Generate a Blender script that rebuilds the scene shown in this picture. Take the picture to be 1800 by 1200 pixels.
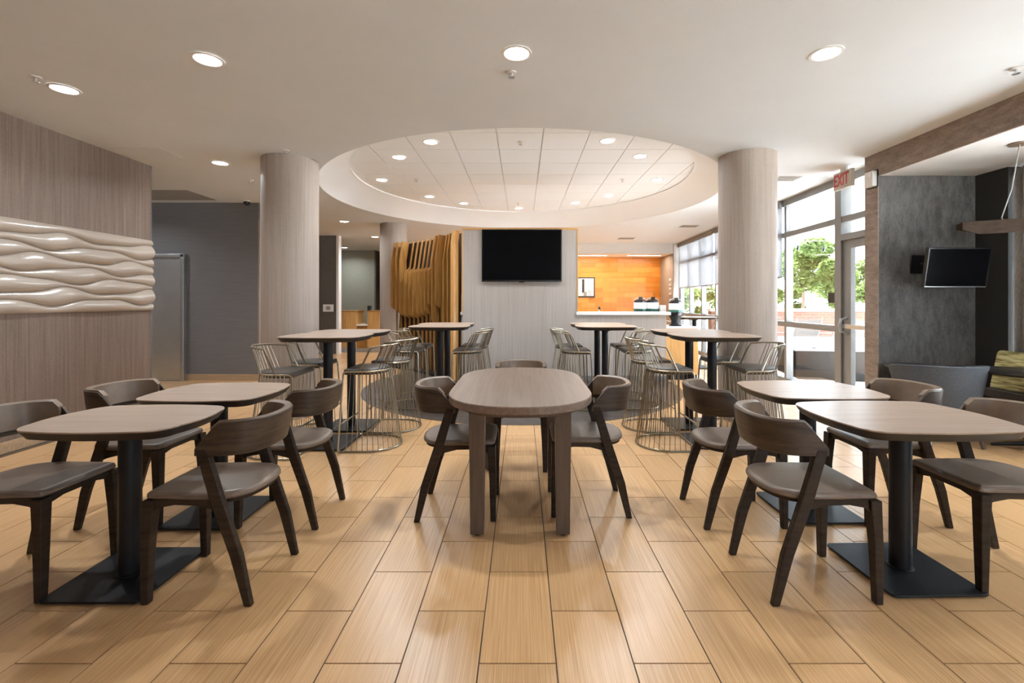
import bpy, math, random
from mathutils import Vector, Matrix

# ------------------------------------------------------------------ clear / camera / world / light
for o in list(bpy.data.objects):
    bpy.data.objects.remove(o)
scene = bpy.context.scene
COL = scene.collection
PI = math.pi
rnd = random.Random(7)

H = 1.32                                   # eye height
cd = bpy.data.cameras.new('camera'); cam = bpy.data.objects.new('camera', cd); COL.objects.link(cam)
cam.location = (0, 0, H); cam.rotation_euler = (PI/2, 0, 0)
cd.sensor_width = 36; cd.lens = 806/1800*36
cd.shift_x = -18/1800; cd.shift_y = -71.5/1800
cd.clip_start = .05; cd.clip_end = 200
scene.camera = cam

wd = bpy.data.worlds.new('sky'); scene.world = wd; wd.use_nodes = True
bg = wd.node_tree.nodes['Background']
bg.inputs[0].default_value = (.74, .87, 1.0, 1); bg.inputs[1].default_value = 4.4

sd = bpy.data.lights.new('sun', 'SUN'); so = bpy.data.objects.new('sun', sd); COL.objects.link(so)
sd.energy = 46; sd.angle = math.radians(1.0); sd.color = (.95, .98, 1)
so.rotation_euler = Vector((-.10, -.42, -1.0)).to_track_quat('-Z', 'Y').to_euler()

def portal(name, loc, sx, sy, direction):
    l = bpy.data.lights.new(name, 'AREA'); l.shape = 'RECTANGLE'; l.size = sx; l.size_y = sy
    o = bpy.data.objects.new(name, l); COL.objects.link(o); o.location = loc
    o.rotation_euler = Vector(direction).to_track_quat('-Z', 'Z').to_euler()
    l.cycles.is_portal = True
portal('portal_window', (4.50, 9.2, 1.5), 8.2, 3.1, (-1, -.04, 0))
portal('portal_rear', (3.5, -3.1, 1.6), 2.8, 1.9, (0, 1, 0))
portal('portal_alcove', (5.16, 3.2, 1.45), 3.0, 2.4, (-1, 0, 0))

vs = scene.view_settings
vs.view_transform = 'Standard'; vs.look = 'None'; vs.exposure = 1.2; vs.gamma = 1.0; vs.use_curve_mapping = False
scene.cycles.max_bounces = 10; scene.cycles.diffuse_bounces = 6; scene.cycles.transparent_max_bounces = 16
scene.cycles.caustics_reflective = False; scene.cycles.caustics_refractive = False
scene.cycles.sample_clamp_indirect = 6

# ------------------------------------------------------------------ materials
class NT:
    def __init__(s, name):
        s.m = bpy.data.materials.new(name); s.m.use_nodes = True; s.t = s.m.node_tree
        s.b = s.t.nodes['Principled BSDF']; s.out = s.t.nodes['Material Output']
    def n(s, typ, **kw):
        x = s.t.nodes.new(typ)
        for k, v in kw.items(): setattr(x, k, v)
        return x
    def l(s, a, b): s.t.links.new(a, b)
    def coord(s, scale, space='Object', rot=(0, 0, 0)):
        if space == 'Position':
            o = s.n('ShaderNodeNewGeometry').outputs['Position']
        else:
            o = s.n('ShaderNodeTexCoord').outputs[space]
        mp = s.n('ShaderNodeMapping'); mp.inputs['Scale'].default_value = scale; mp.inputs['Rotation'].default_value = rot
        s.l(o, mp.inputs[0]); return mp.outputs[0]
    def noise(s, vec, scale=1, detail=4, rough=.6):
        x = s.n('ShaderNodeTexNoise'); x.inputs['Scale'].default_value = scale
        x.inputs['Detail'].default_value = detail; x.inputs['Roughness'].default_value = rough
        s.l(vec, x.inputs['Vector']); return x.outputs['Fac']
    def ramp(s, fac, stops):
        x = s.n('ShaderNodeValToRGB'); e = x.color_ramp.elements
        while len(e) < len(stops): e.new(.5)
        for el, (p, c) in zip(e, stops): el.position = p; el.color = (*c, 1)
        s.l(fac, x.inputs[0]); return x.outputs[0]
    def mixc(s, fac, a, b, typ='MIX'):
        x = s.n('ShaderNodeMix', data_type='RGBA', blend_type=typ)
        for i, v in ((0, fac), (6, a), (7, b)):
            if hasattr(v, 'node'): s.l(v, x.inputs[i])
            elif i == 0: x.inputs[0].default_value = v
            else: x.inputs[i].default_value = (*v, 1)
        return x.outputs[2]
    def bump(s, h, strength=.2, dist=.01):
        x = s.n('ShaderNodeBump'); x.inputs['Strength'].default_value = strength; x.inputs['Distance'].default_value = dist
        s.l(h, x.inputs['Height']); s.l(x.outputs[0], s.b.inputs['Normal'])
    def math(s, op, a, b=0.0):
        x = s.n('ShaderNodeMath', operation=op)
        for i, v in ((0, a), (1, b)):
            if hasattr(v, 'node'): s.l(v, x.inputs[i])
            else: x.inputs[i].default_value = v
        return x.outputs[0]

def plain(name, col, rough=.5, metal=0.0, spec=.5, var=.06, nscale=14, bump=0.0, bscale=200, emit=None, estr=0, coat=0):
    k = NT(name); v = k.coord((1, 1, 1))
    f = k.noise(v, nscale, 3)
    c = k.ramp(f, [(.3, tuple(max(0, x*(1-var)) for x in col)), (.7, tuple(min(1, x*(1+var)) for x in col))])
    k.l(c, k.b.inputs['Base Color'])
    k.b.inputs['Roughness'].default_value = rough; k.b.inputs['Metallic'].default_value = metal
    k.b.inputs['Specular IOR Level'].default_value = spec
    if coat: k.b.inputs['Coat Weight'].default_value = coat; k.b.inputs['Coat Roughness'].default_value = .15
    if bump: k.bump(k.noise(v, bscale, 2), bump, .004)
    if emit: k.b.inputs['Emission Color'].default_value = (*emit, 1); k.b.inputs['Emission Strength'].default_value = estr
    return k.m

def wood(name, dark, light, scale=(1, 1, 1), rough=.4, bump=.05, spec=.5, detail=6):
    k = NT(name); v = k.coord(scale)
    f = k.noise(v, 1, detail, .65)
    rr = k.n('ShaderNodeObjectInfo').outputs['Random']
    f2 = k.math('ADD', f, k.math('MULTIPLY', k.math('SUBTRACT', rr, .5), .10))
    c = k.ramp(f2, [(.32, dark), (.5, tuple((a+b)/2 for a, b in zip(dark, light))), (.68, light)])
    k.l(c, k.b.inputs['Base Color']); k.b.inputs['Roughness'].default_value = rough
    k.b.inputs['Specular IOR Level'].default_value = spec
    k.bump(f, bump, .003); return k.m

def striped(name, a, b, sc=(60, 60, 1.2), rough=.75, bump=.25, fine=None, spec=.35):
    k = NT(name); v = k.coord(sc); f = k.noise(v, 1, 5, .7)
    g = k.noise(k.coord(fine or (160, 160, 70)), 1, 2)
    h = k.math('ADD', k.math('MULTIPLY', f, .7), k.math('MULTIPLY', g, .3))
    k.l(k.ramp(h, [(.36, a), (.64, b)]), k.b.inputs['Base Color'])
    k.b.inputs['Roughness'].default_value = rough; k.b.inputs['Specular IOR Level'].default_value = spec
    k.bump(h, bump, .003); return k.m

def m_tile(name, dark, light, rough, sc, spec=.5):
    k = NT(name)
    rr = k.math('FRACT', k.math('ADD', k.n('ShaderNodeObjectInfo').outputs['Random'],
                k.n('ShaderNodeNewGeometry').outputs['Random Per Island']))
    pos = k.n('ShaderNodeNewGeometry').outputs['Position']
    cb = k.n('ShaderNodeCombineXYZ'); k.l(k.math('MULTIPLY', rr, 3.7), cb.inputs[0]); k.l(k.math('MULTIPLY', rr, 9.1), cb.inputs[1])
    ad = k.n('ShaderNodeVectorMath', operation='ADD'); k.l(pos, ad.inputs[0]); k.l(cb.outputs[0], ad.inputs[1])
    mp = k.n('ShaderNodeMapping'); mp.inputs['Scale'].default_value = sc; k.l(ad.outputs[0], mp.inputs[0])
    f = k.noise(mp.outputs[0], 1, 3, .75)
    c = k.ramp(f, [(.32, dark), (.5, tuple((a+b)/2 for a, b in zip(dark, light))), (.66, light)])
    br = k.math('ADD', k.math('MULTIPLY', rr, .14), .93)
    c2 = k.n('ShaderNodeHueSaturation'); k.l(c, c2.inputs['Color']); k.l(br, c2.inputs['Value'])
    k.l(c2.outputs[0], k.b.inputs['Base Color'])
    k.b.inputs['Roughness'].default_value = rough; k.b.inputs['Specular IOR Level'].default_value = spec
    k.bump(f, .06, .002); return k.m

def m_glass(name, tint=(1, 1, 1), refl=.10):
    k = NT(name); k.t.nodes.remove(k.b)
    tr = k.n('ShaderNodeBsdfTransparent'); tr.inputs[0].default_value = (*tint, 1)
    gl = k.n('ShaderNodeBsdfGlossy'); gl.inputs['Roughness'].default_value = .02
    lw = k.n('ShaderNodeLayerWeight'); lw.inputs[0].default_value = .5
    fr = k.math('ADD', k.math('MULTIPLY', k.math('POWER', lw.outputs['Facing'], 4.0), .45), .02)
    mx = k.n('ShaderNodeMixShader'); k.l(fr, mx.inputs[0]); k.l(tr.outputs[0], mx.inputs[1]); k.l(gl.outputs[0], mx.inputs[2])
    k.l(mx.outputs[0], k.out.inputs[0]); return k.m

def m_shade(name):
    k = NT(name); k.t.nodes.remove(k.b)
    tr = k.n('ShaderNodeBsdfTransparent'); tl = k.n('ShaderNodeBsdfTranslucent'); df = k.n('ShaderNodeBsdfDiffuse')
    f = k.noise(k.coord((300, 300, 300)), 1, 1)
    c = k.ramp(f, [(.3, (.40, .40, .41)), (.7, (.46, .46, .47))])
    k.l(c, tl.inputs[0]); k.l(c, df.inputs[0])
    a = k.n('ShaderNodeMixShader'); a.inputs[0].default_value = .45; k.l(tl.outputs[0], a.inputs[1]); k.l(df.outputs[0], a.inputs[2])
    b = k.n('ShaderNodeMixShader'); b.inputs[0].default_value = .16; k.l(a.outputs[0], b.inputs[1]); k.l(tr.outputs[0], b.inputs[2])
    k.l(b.outputs[0], k.out.inputs[0]); return k.m

def m_leaf(name, a, b):
    k = NT(name); k.t.nodes.remove(k.b)
    r = k.n('ShaderNodeNewGeometry').outputs['Random Per Island']
    c = k.ramp(r, [(0, a), (1, b)])
    df = k.n('ShaderNodeBsdfDiffuse'); tl = k.n('ShaderNodeBsdfTranslucent'); k.l(c, df.inputs[0]); k.l(c, tl.inputs[0])
    mx = k.n('ShaderNodeMixShader'); mx.inputs[0].default_value = .45
    k.l(df.outputs[0], mx.inputs[1]); k.l(tl.outputs[0], mx.inputs[2]); k.l(mx.outputs[0], k.out.inputs[0]); return k.m

def m_brick(name):
    k = NT(name); v = k.coord((1, 1, 1), rot=(PI/2, 0, 0))
    b = k.n('ShaderNodeTexBrick'); k.l(v, b.inputs[0])
    b.inputs['Color1'].default_value = (.075, .027, .017, 1); b.inputs['Color2'].default_value = (.105, .042, .028, 1)
    b.inputs['Mortar'].default_value = (.10, .065, .05, 1); b.inputs['Scale'].default_value = 1
    b.inputs['Brick Width'].default_value = .22; b.inputs['Row Height'].default_value = .075; b.inputs['Mortar Size'].default_value = .008
    k.l(b.outputs[0], k.b.inputs['Base Color']); k.b.inputs['Roughness'].default_value = .9; return k.m

def m_perf(name, a, b):
    k = NT(name); v = k.coord((1, 1, 1))
    vo = k.n('ShaderNodeTexVoronoi'); vo.inputs['Scale'].default_value = 150; vo.inputs['Randomness'].default_value = .15; k.l(v, vo.inputs[0])
    f = k.math('ADD', k.math('MULTIPLY', k.noise(v, 9, 3), .5), k.math('MULTIPLY', vo.outputs['Distance'], .9))
    k.l(k.ramp(f, [(.35, b), (.85, a)]), k.b.inputs['Base Color'])
    k.b.inputs['Roughness'].default_value = .36; k.b.inputs['Specular IOR Level'].default_value = .5
    k.bump(vo.outputs['Distance'], .25, .002); return k.m

def m_cushion(name):
    k = NT(name); f = k.noise(k.coord((6, 6, 75)), 1, 3, .55)
    k.l(k.ramp(f, [(.36, (.16, .12, .045)), (.47, (.36, .31, .12)), (.62, (.60, .54, .27))]), k.b.inputs['Base Color'])
    k.b.inputs['Roughness'].default_value = .85; return k.m

def m_picture(name):
    k = NT(name); v = k.coord((1, 1, 1)); f = k.noise(v, 9, 3)
    w = k.n('ShaderNodeTexWave', bands_direction='X'); k.l(v, w.inputs[0]); w.inputs['Scale'].default_value = 2.2; w.inputs['Distortion'].default_value = 3
    h = k.math('ADD', k.math('MULTIPLY', f, .5), k.math('MULTIPLY', w.outputs['Fac'], .5))
    k.l(k.ramp(h, [(.25, (.62, .56, .52)), (.5, (.88, .88, .86)), (.8, (.97, .97, .96))]), k.b.inputs['Base Color'])
    k.b.inputs['Roughness'].default_value = .4; return k.m

M = {
 'tile': m_tile('honey_wood_tile', (.47, .262, .112), (.69, .44, .225), .28, (190, 1.6, 1)),
 'dtile': m_tile('dark_slate_tile', (.050, .040, .036), (.085, .070, .064), .3, (9, 9, 1)),
 'grout': plain('grout', (.10, .065, .04), .8),
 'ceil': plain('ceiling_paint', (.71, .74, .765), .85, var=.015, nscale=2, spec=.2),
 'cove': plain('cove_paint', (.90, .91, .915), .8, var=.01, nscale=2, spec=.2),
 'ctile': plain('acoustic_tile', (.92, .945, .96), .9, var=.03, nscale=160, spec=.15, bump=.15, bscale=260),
 'tbar': plain('ceiling_grid', (.60, .60, .60), .6, var=.01),
 'wallL': striped('brown_strand_wallpaper', (.118, .084, .066), (.226, .170, .137), (70, 70, 1.1), .55, .3),
 'wallC': striped('pale_strand_wallpaper', (.375, .335, .305), (.49, .445, .408), (55, 55, .7), .6, .2),
 'colm': striped('column_wallcovering', (.285, .232, .197), (.395, .332, .287), (60, 60, .9), .5, .2),
 'gray': striped('charcoal_wallcovering', (.15, .146, .15), (.19, .185, .19), (3, 3, 90), .7, .15),
 'taupe': plain('dark_taupe_paint', (.10, .088, .075), .7),
 'olive': plain('olive_grey_paint', (.30, .30, .245), .75, var=.03),
 'white': plain('white_paint', (.80, .79, .77), .7, var=.01),
 'tan': plain('tan_paint', (.33, .26, .20), .7, var=.02),
 'base': wood('tan_baseboard', (.36, .25, .15), (.50, .36, .23), (3, 60, 60), .4),
 'wave': plain('glossy_taupe_panel', (.37, .312, .262), .24, var=.02, nscale=2, coat=.4),
 'alc': striped('linen_charcoal', (.045, .042, .040), (.135, .128, .122), (14, 14, 5), .62, .3, (90, 90, 60)),
 'bulk': striped('linen_taupe', (.17, .13, .104), (.33, .262, .215), (20, 7, 20), .65, .3, (90, 60, 90)),
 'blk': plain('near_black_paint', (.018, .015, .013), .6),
 'dwood': wood('espresso_wood', (.020, .0130, .0085), (.048, .032, .022), (8, 8, 60), .5, .08, .2),
 'bwood': wood('walnut_veneer', (.026, .0165, .0105), (.080, .053, .034), (5, 5, 46), .42, .05, .35),
 'leather': plain('taupe_leather', (.165, .116, .080), .36, var=.1, nscale=18, bump=.12, bscale=420),
 'seat': m_perf('woven_taupe_vinyl', (.195, .145, .108), (.115, .082, .060)),
 'ttop': wood('grey_oak_laminate', (.315, .232, .178), (.43, .33, .256), (2.0, 60, 60), .33, .03),
 'ctop': wood('grey_oak_plank', (.155, .108, .080), (.235, .170, .128), (45, 1.6, 45), .35, .03),
 'cleg': wood('grey_oak_leg', (.075, .050, .036), (.125, .086, .063), (50, 50, 2.5), .4, .03),
 'tedge': plain('dark_table_edge', (.018, .0145, .0125), .4),
 'black': plain('black_powder_coat', (.010, .010, .0115), .45, spec=.3, var=.15, bump=.1, bscale=500),
 'pewter': plain('brushed_pewter', (.40, .355, .27), .28, 1.0, var=.08),
 'stoolseat': plain('dark_taupe_vinyl', (.080, .066, .055), .38, var=.08, bump=.1, bscale=350),
 'oak': wood('golden_oak', (.235, .105, .022), (.43, .215, .058), (22, 22, 2.2), .38, .05),
 'oakend': wood('pale_golden_oak', (.50, .27, .08), (.66, .38, .14), (25, 25, 2.5), .42, .04),
 'gapshade': plain('gap_shade_brown', (.035, .017, .006), .7),  # dark brown standing in for the shade between the screen fins
 'quartz': plain('white_quartz', (.84, .83, .81), .3, var=.02),
 'screen': plain('black_screen', (.003, .003, .0035), .18, var=.0, spec=.04),
 'bezel': plain('gloss_black_plastic', (.010, .010, .011), .25),
 'steel': plain('brushed_steel', (.78, .80, .83), .33, 1.0, var=.05, nscale=3),
 'steelf': plain('steel_frame', (.62, .63, .64), .35, 1.0, var=.04),
 'alu': plain('grey_bronze_aluminium', (.225, .225, .222), .5, .2, var=.03),
 'glass': m_glass('window_glass'),
 'shade': m_shade('roller_shade_mesh'),
 'plastic': plain('white_plastic', (.80, .79, .76), .4, var=.01),
 'signbody': plain('beige_sign_body', (.50, .44, .36), .5, var=.02),
 'red': plain('sign_red', (.50, .02, .035), .5),
 'emit': plain('lamp_diffuser', (.9, .9, .9), .5, emit=(1, .97, .92), estr=7.0),
 'green': plain('dark_green_band', (.035, .13, .10), .4),
 'bluegrey': striped('blue_grey_tweed', (.045, .05, .058), (.105, .115, .13), (120, 120, 260), .8, .3),
 'cushion': m_cushion('olive_gold_stripe'),
 'bench': plain('dark_bench_vinyl', (.075, .062, .055), .45),
 'curtain': striped('grey_linen_curtain', (.24, .22, .20), (.42, .395, .37), (120, 120, 20), .85, .2),
 'patio': plain('pale_concrete', (.78, .77, .74), .8),
 'brick': m_brick('outdoor_brick'),
 'cap': plain('pale_stone_cap', (.36, .31, .27), .8),
 'leaf': m_leaf('leaf_green', (.050, .085, .022), (.125, .165, .062)),
 'bark': plain('bark', (.11, .08, .055), .9),
 'planter': plain('dark_metal_cover', (.022, .021, .021), .7, .0, .03),
 'sling': plain('sling_fabric', (.040, .033, .030), .7),
 'hedge': plain('patio_frame', (.12, .115, .11), .5),
 'pend': wood('brown_pendant_wood', (.022, .0145, .010), (.040, .027, .019), (3, 40, 40), .75, .04, .03),
 'orange': None,
}
def m_orange():
    k = NT('amber_glazed_tile')
    r = k.n('ShaderNodeObjectInfo').outputs['Random']; f = k.noise(k.coord((3, 3, 14)), 1, 3)
    h = k.math('ADD', k.math('MULTIPLY', r, .6), k.math('MULTIPLY', f, .4))
    k.l(k.ramp(h, [(.1, (.60, .19, .012)), (.5, (.70, .265, .03)), (.9, (.77, .34, .06))]), k.b.inputs['Base Color'])
    k.b.inputs['Roughness'].default_value = .3; return k.m
M['orange'] = m_orange()
M['ogrout'] = plain('amber_grout', (.80, .47, .17), .8)

# ------------------------------------------------------------------ mesh helpers
class MB:
    def __init__(s): s.v = []; s.f = []
    def add(s, v, f):
        b = len(s.v); s.v += [tuple(x) for x in v]; s.f += [tuple(i+b for i in q) for q in f]; return s
    def box(s, x0, x1, y0, y1, z0, z1):
        return s.add([(x0,y0,z0),(x1,y0,z0),(x1,y1,z0),(x0,y1,z0),(x0,y0,z1),(x1,y0,z1),(x1,y1,z1),(x0,y1,z1)],
                     [(3,2,1,0),(4,5,6,7),(0,1,5,4),(1,2,6,5),(2,3,7,6),(3,0,4,7)])
    def hexa(s, p):   # 4 bottom (ccw) + 4 top
        return s.add(p, [(3,2,1,0),(4,5,6,7),(0,1,5,4),(1,2,6,5),(2,3,7,6),(3,0,4,7)])
    def loft(s, rings, cap=True, closed=False):
        n = len(rings[0]); v = [p for r in rings for p in r]; f = []
        R = len(rings)
        for i in range(R if closed else R-1):
            a, b = i*n, ((i+1) % R)*n
            for j in range(n):
                k = (j+1) % n; f.append((a+j, a+k, b+k, b+j))
        if cap and not closed:
            f.append(tuple(range(n-1, -1, -1))); f.append(tuple((R-1)*n+i for i in range(n)))
        return s.add(v, f)
    def prism(s, poly, z0, z1):
        return s.loft([[(x, y, z0) for x, y in poly], [(x, y, z1) for x, y in poly]])
    def tube(s, pts, r, n=8, closed=False):
        pts = [Vector(p) for p in pts]; N = len(pts); rings = []; up = None
        for i, p in enumerate(pts):
            if closed: d = pts[(i+1) % N]-pts[i-1]
            else: d = pts[min(i+1, N-1)]-pts[max(i-1, 0)]
            d.normalize()
            if up is None:
                up = Vector((0, 0, 1)) if abs(d.z) < .9 else Vector((1, 0, 0))
            u = (up - d*up.dot(d)); 
            if u.length < 1e-4: u = d.orthogonal()
            u.normalize(); w = d.cross(u); up = u
            rr = r[i] if isinstance(r, (list, tuple)) else r
            rings.append([p + (u*math.cos(2*PI*k/n) + w*math.sin(2*PI*k/n))*rr for k in range(n)])
        return s.loft(rings, cap=not closed, closed=closed)
    def lathe(s, prof, n=24, c=(0, 0, 0), cap=True):
        return s.loft([[(c[0]+r*math.cos(2*PI*k/n), c[1]+r*math.sin(2*PI*k/n), c[2]+z) for k in range(n)] for r, z in prof], cap=cap)
    def mesh(s, name, mat, smooth=False):
        me = bpy.data.meshes.new(name); me.from_pydata(s.v, [], s.f)
        me.materials.append(M[mat])
        if smooth:
            for p in me.polygons: p.use_smooth = True
            try: me.set_sharp_from_angle(angle=math.radians(40))
            except Exception: pass
        me.update(); return me
    def build(s, name, mat, parent=None, smooth=False, bevel=0, loc=None, rotz=0):
        o = bpy.data.objects.new(name, s.mesh(name, mat, smooth)); COL.objects.link(o)
        if parent: o.parent = parent
        if loc: o.location = loc
        if rotz: o.rotation_euler.z = rotz
        if bevel:
            b = o.modifiers.new('bevel', 'BEVEL'); b.width = bevel; b.segments = 2; b.limit_method = 'ANGLE'
        return o
def box(*a): return MB().box(*a)
def tag(o, label, cat=None, group=None, kind=None):
    if label: o['label'] = label
    if cat: o['category'] = cat
    if group: o['group'] = group
    if kind: o['kind'] = kind
    return o
def S(o, label=None):
    o['kind'] = 'structure'
    if label: o['label'] = label
    return o
def thing(name, loc=(0, 0, 0), rotz=0, label=None, cat=None, group=None, kind=None):
    o = bpy.data.objects.new(name, None); COL.objects.link(o); o.location = loc; o.rotation_euler.z = rotz
    o.empty_display_size = .1
    return tag(o, label, cat, group, kind)
def dup(root, loc, rotz=0, label=None, group=None):
    r = root.copy(); COL.objects.link(r); r.location = loc; r.rotation_euler.z = rotz
    if label: r['label'] = label
    if group: r['group'] = group
    for ch in list(root.children):
        c = ch.copy(); COL.objects.link(c); c.parent = r
        for g in list(ch.children):
            d = g.copy(); COL.objects.link(d); d.parent = c
    return r
def catmull(p, n=5, closed=True):
    out = []; N = len(p)
    for i in range(N if closed else N-1):
        a, b, c, d = (p[(i-1) % N], p[i], p[(i+1) % N], p[(i+2) % N]) if closed else (p[max(i-1,0)], p[i], p[i+1], p[min(i+2,N-1)])
        for k in range(n):
            t = k/n
            out.append(tuple(.5*((2*b[j]) + (-a[j]+c[j])*t + (2*a[j]-5*b[j]+4*c[j]-d[j])*t*t + (-a[j]+3*b[j]-3*c[j]+d[j])*t**3) for j in range(len(b))))
    if not closed: out.append(tuple(p[-1]))
    return out
def rrect(hx, hy, r, n=6, bulge=0.0):
    pts = []
    for cx, cy, a0 in ((hx-r, hy-r, 0), (-hx+r, hy-r, PI/2), (-hx+r, -hy+r, PI), (hx-r, -hy+r, 1.5*PI)):
        for k in range(n+1):
            a = a0 + PI/2*k/n; pts.append((cx+r*math.cos(a), cy+r*math.sin(a)))
    if bulge:
        out = []
        N = len(pts)
        for i in range(N):
            a, b = pts[i], pts[(i+1) % N]; out.append(a)
            L = math.hypot(b[0]-a[0], b[1]-a[1])
            if L > .12:
                for k in range(1, 8):
                    t = k/8; nx, ny = (b[1]-a[1])/L, -(b[0]-a[0])/L
                    bb = bulge*4*t*(1-t)
                    out.append((a[0]+(b[0]-a[0])*t+nx*bb, a[1]+(b[1]-a[1])*t+ny*bb))
        pts = out
    return pts
def inset(poly, d):
    N = len(poly); out = []
    for i in range(N):
        a, b, c = poly[i-1], poly[i], poly[(i+1) % N]
        tx, ty = c[0]-a[0], c[1]-a[1]; L = math.hypot(tx, ty) or 1
        out.append((b[0]-ty/L*d, b[1]+tx/L*d))
    return out
def ring3(poly, z): return [(x, y, z) for x, y in poly]
def clip_convex(poly, clip):      # Sutherland-Hodgman, clip ccw
    out = poly
    for i in range(len(clip)):
        a, b = clip[i], clip[(i+1) % len(clip)]; inp, out = out, []
        def side(p): return (b[0]-a[0])*(p[1]-a[1])-(b[1]-a[1])*(p[0]-a[0])
        for j in range(len(inp)):
            p, q = inp[j], inp[(j+1) % len(inp)]; sp, sq = side(p), side(q)
            if sp >= 0: out.append(p)
            if (sp >= 0) != (sq >= 0):
                t = sp/(sp-sq); out.append((p[0]+(q[0]-p[0])*t, p[1]+(q[1]-p[1])*t))
        if not out: return []
    return out

# ------------------------------------------------------------------ room shell
ZC = 2.945                        # ceiling
CC = (0.0, 7.28)                  # centre of the round cove and of the dark floor inlay
XL = -4.48                        # left wall plane
WX = lambda y: 4.003 + .041*y     # window wall plane
S(MB().box(-8.0, 5.15, -3.0, 16.0, -.2, -.003).build('floor', 'grout'), 'honey coloured wood-look tile floor with a dark round inlay')
floor = bpy.data.objects['floor']
PX, PY = .2819, .5645; G = .0015
tiles = []
for i in range(-28, 19):
    x0 = -.158 + PX*i; off = 1.670 + (PY/2 if i % 2 else 0)
    for j in range(-9, 26):
        y0 = off + PY*j
        xm, ym = x0+PX/2, y0+PY/2
        if ym > 15.6 or ym < -2.6 or x0 < -7.6: continue
        if x0+PX > 5.10 or (ym > 4.9 and x0 + PX > WX(ym)+.05): continue
        if math.hypot(xm-CC[0], ym-CC[1]) < 2.05: continue
        if x0 < XL and ym < 5.3: continue
        tiles.append((x0, y0, xm, ym))
def vis(t):
    xm, ym = t[2], t[3]
    if ym < 1.35: return False
    return abs((xm-.02)/ym) < 1.16
def tile_mesh(mb, x0, y0, w=PX, h=PY, z=0.0):
    a = .0012
    mb.hexa([(x0+G,y0+G,z-.012),(x0+w-G,y0+G,z-.012),(x0+w-G,y0+h-G,z-.012),(x0+G,y0+h-G,z-.012),
             (x0+G+a,y0+G+a,z),(x0+w-G-a,y0+G+a,z),(x0+w-G-a,y0+h-G-a,z),(x0+G+a,y0+h-G-a,z)])
tiles.sort(key=lambda t: (not vis(t), t[3]))
tm = MB(); tile_mesh(tm, 0, 0); tmesh = tm.mesh('tile', 'tile')
for t in tiles[:300]:
    o = bpy.data.objects.new('tile', tmesh); COL.objects.link(o); o.parent = floor; o.location = (t[0], t[1], 0)
rest = MB()
for t in tiles[300:]: tile_mesh(rest, t[0], t[1])
o = rest.build('tile_field', 'tile', floor); o['kind'] = 'stuff'
# dark inlay tiles, cut to the circle
circ = [(CC[0]+2.42*math.cos(2*PI*k/96), CC[1]+2.42*math.sin(2*PI*k/96)) for k in range(96)]
MB().prism(circ, -.002, .0015).build('inlay_bed', 'grout', floor)
D = .46
for i in range(-6, 7):
    for j in range(-6, 7):
        x0, y0 = CC[0]+D*(i-.5), CC[1]+D*(j-.5)
        p = clip_convex([(x0+.0015, y0+.0015), (x0+D-.0015, y0+.0015), (x0+D-.0015, y0+D-.0015), (x0+.0015, y0+D-.0015)], circ)
        if len(p) >= 3:
            MB().prism(p, 0, .003).build('dark_tile', 'dtile', floor)

# ceiling with round opening
def half(sign):
    arc = [(CC[0]+2.97*math.cos(a), CC[1]+2.97*math.sin(a)) for a in [(-PI/2 + sign*PI*k/64) for k in range(65)]]
    xo = 4.95 if sign > 0 else -8.0
    return arc + [(CC[0], 16.0), (xo, 16.0), (xo, -3.0), (CC[0], -3.0)]
mb = MB()
for sg in (1, -1):
    p = half(sg)
    if sg < 0: p = p[::-1]
    p = p[::-1]
    mb.add(ring3(p, ZC), [tuple(range(len(p)))])
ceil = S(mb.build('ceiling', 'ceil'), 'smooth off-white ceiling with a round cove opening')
n = 96
circ2 = lambda r, z: [(CC[0]+r*math.cos(2*PI*k/n), CC[1]+r*math.sin(2*PI*k/n), z) for k in range(n)]
ZU = 3.24
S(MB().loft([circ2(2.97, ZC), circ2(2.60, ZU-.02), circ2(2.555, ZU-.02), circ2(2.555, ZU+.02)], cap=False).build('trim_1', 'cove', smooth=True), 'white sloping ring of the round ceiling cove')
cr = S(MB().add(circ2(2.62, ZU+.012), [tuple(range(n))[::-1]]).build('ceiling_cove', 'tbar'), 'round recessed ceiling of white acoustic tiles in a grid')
GX, GY = .5356, .5775
ccirc = [(CC[0]+2.555*math.cos(2*PI*k/96), CC[1]+2.555*math.sin(2*PI*k/96)) for k in range(96)]
for i in range(-6, 6):
    for j in range(-6, 6):
        x0, y0 = .240+GX*i, 6.98+GY*j; g = .006
        p = clip_convex([(x0+g, y0+g), (x0+GX-g, y0+g), (x0+GX-g, y0+GY-g), (x0+g, y0+GY-g)], ccirc)
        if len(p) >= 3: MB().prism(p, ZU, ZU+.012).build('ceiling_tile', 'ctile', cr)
S(box(-8.2, 4.72, -3.2, 16.2, 3.45, 3.6).build('roof', 'ceil')); S(box(4.72, 5.32, -3.2, 5.22, 2.96, 3.6).build('roof_alcove', 'ceil'))

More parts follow.
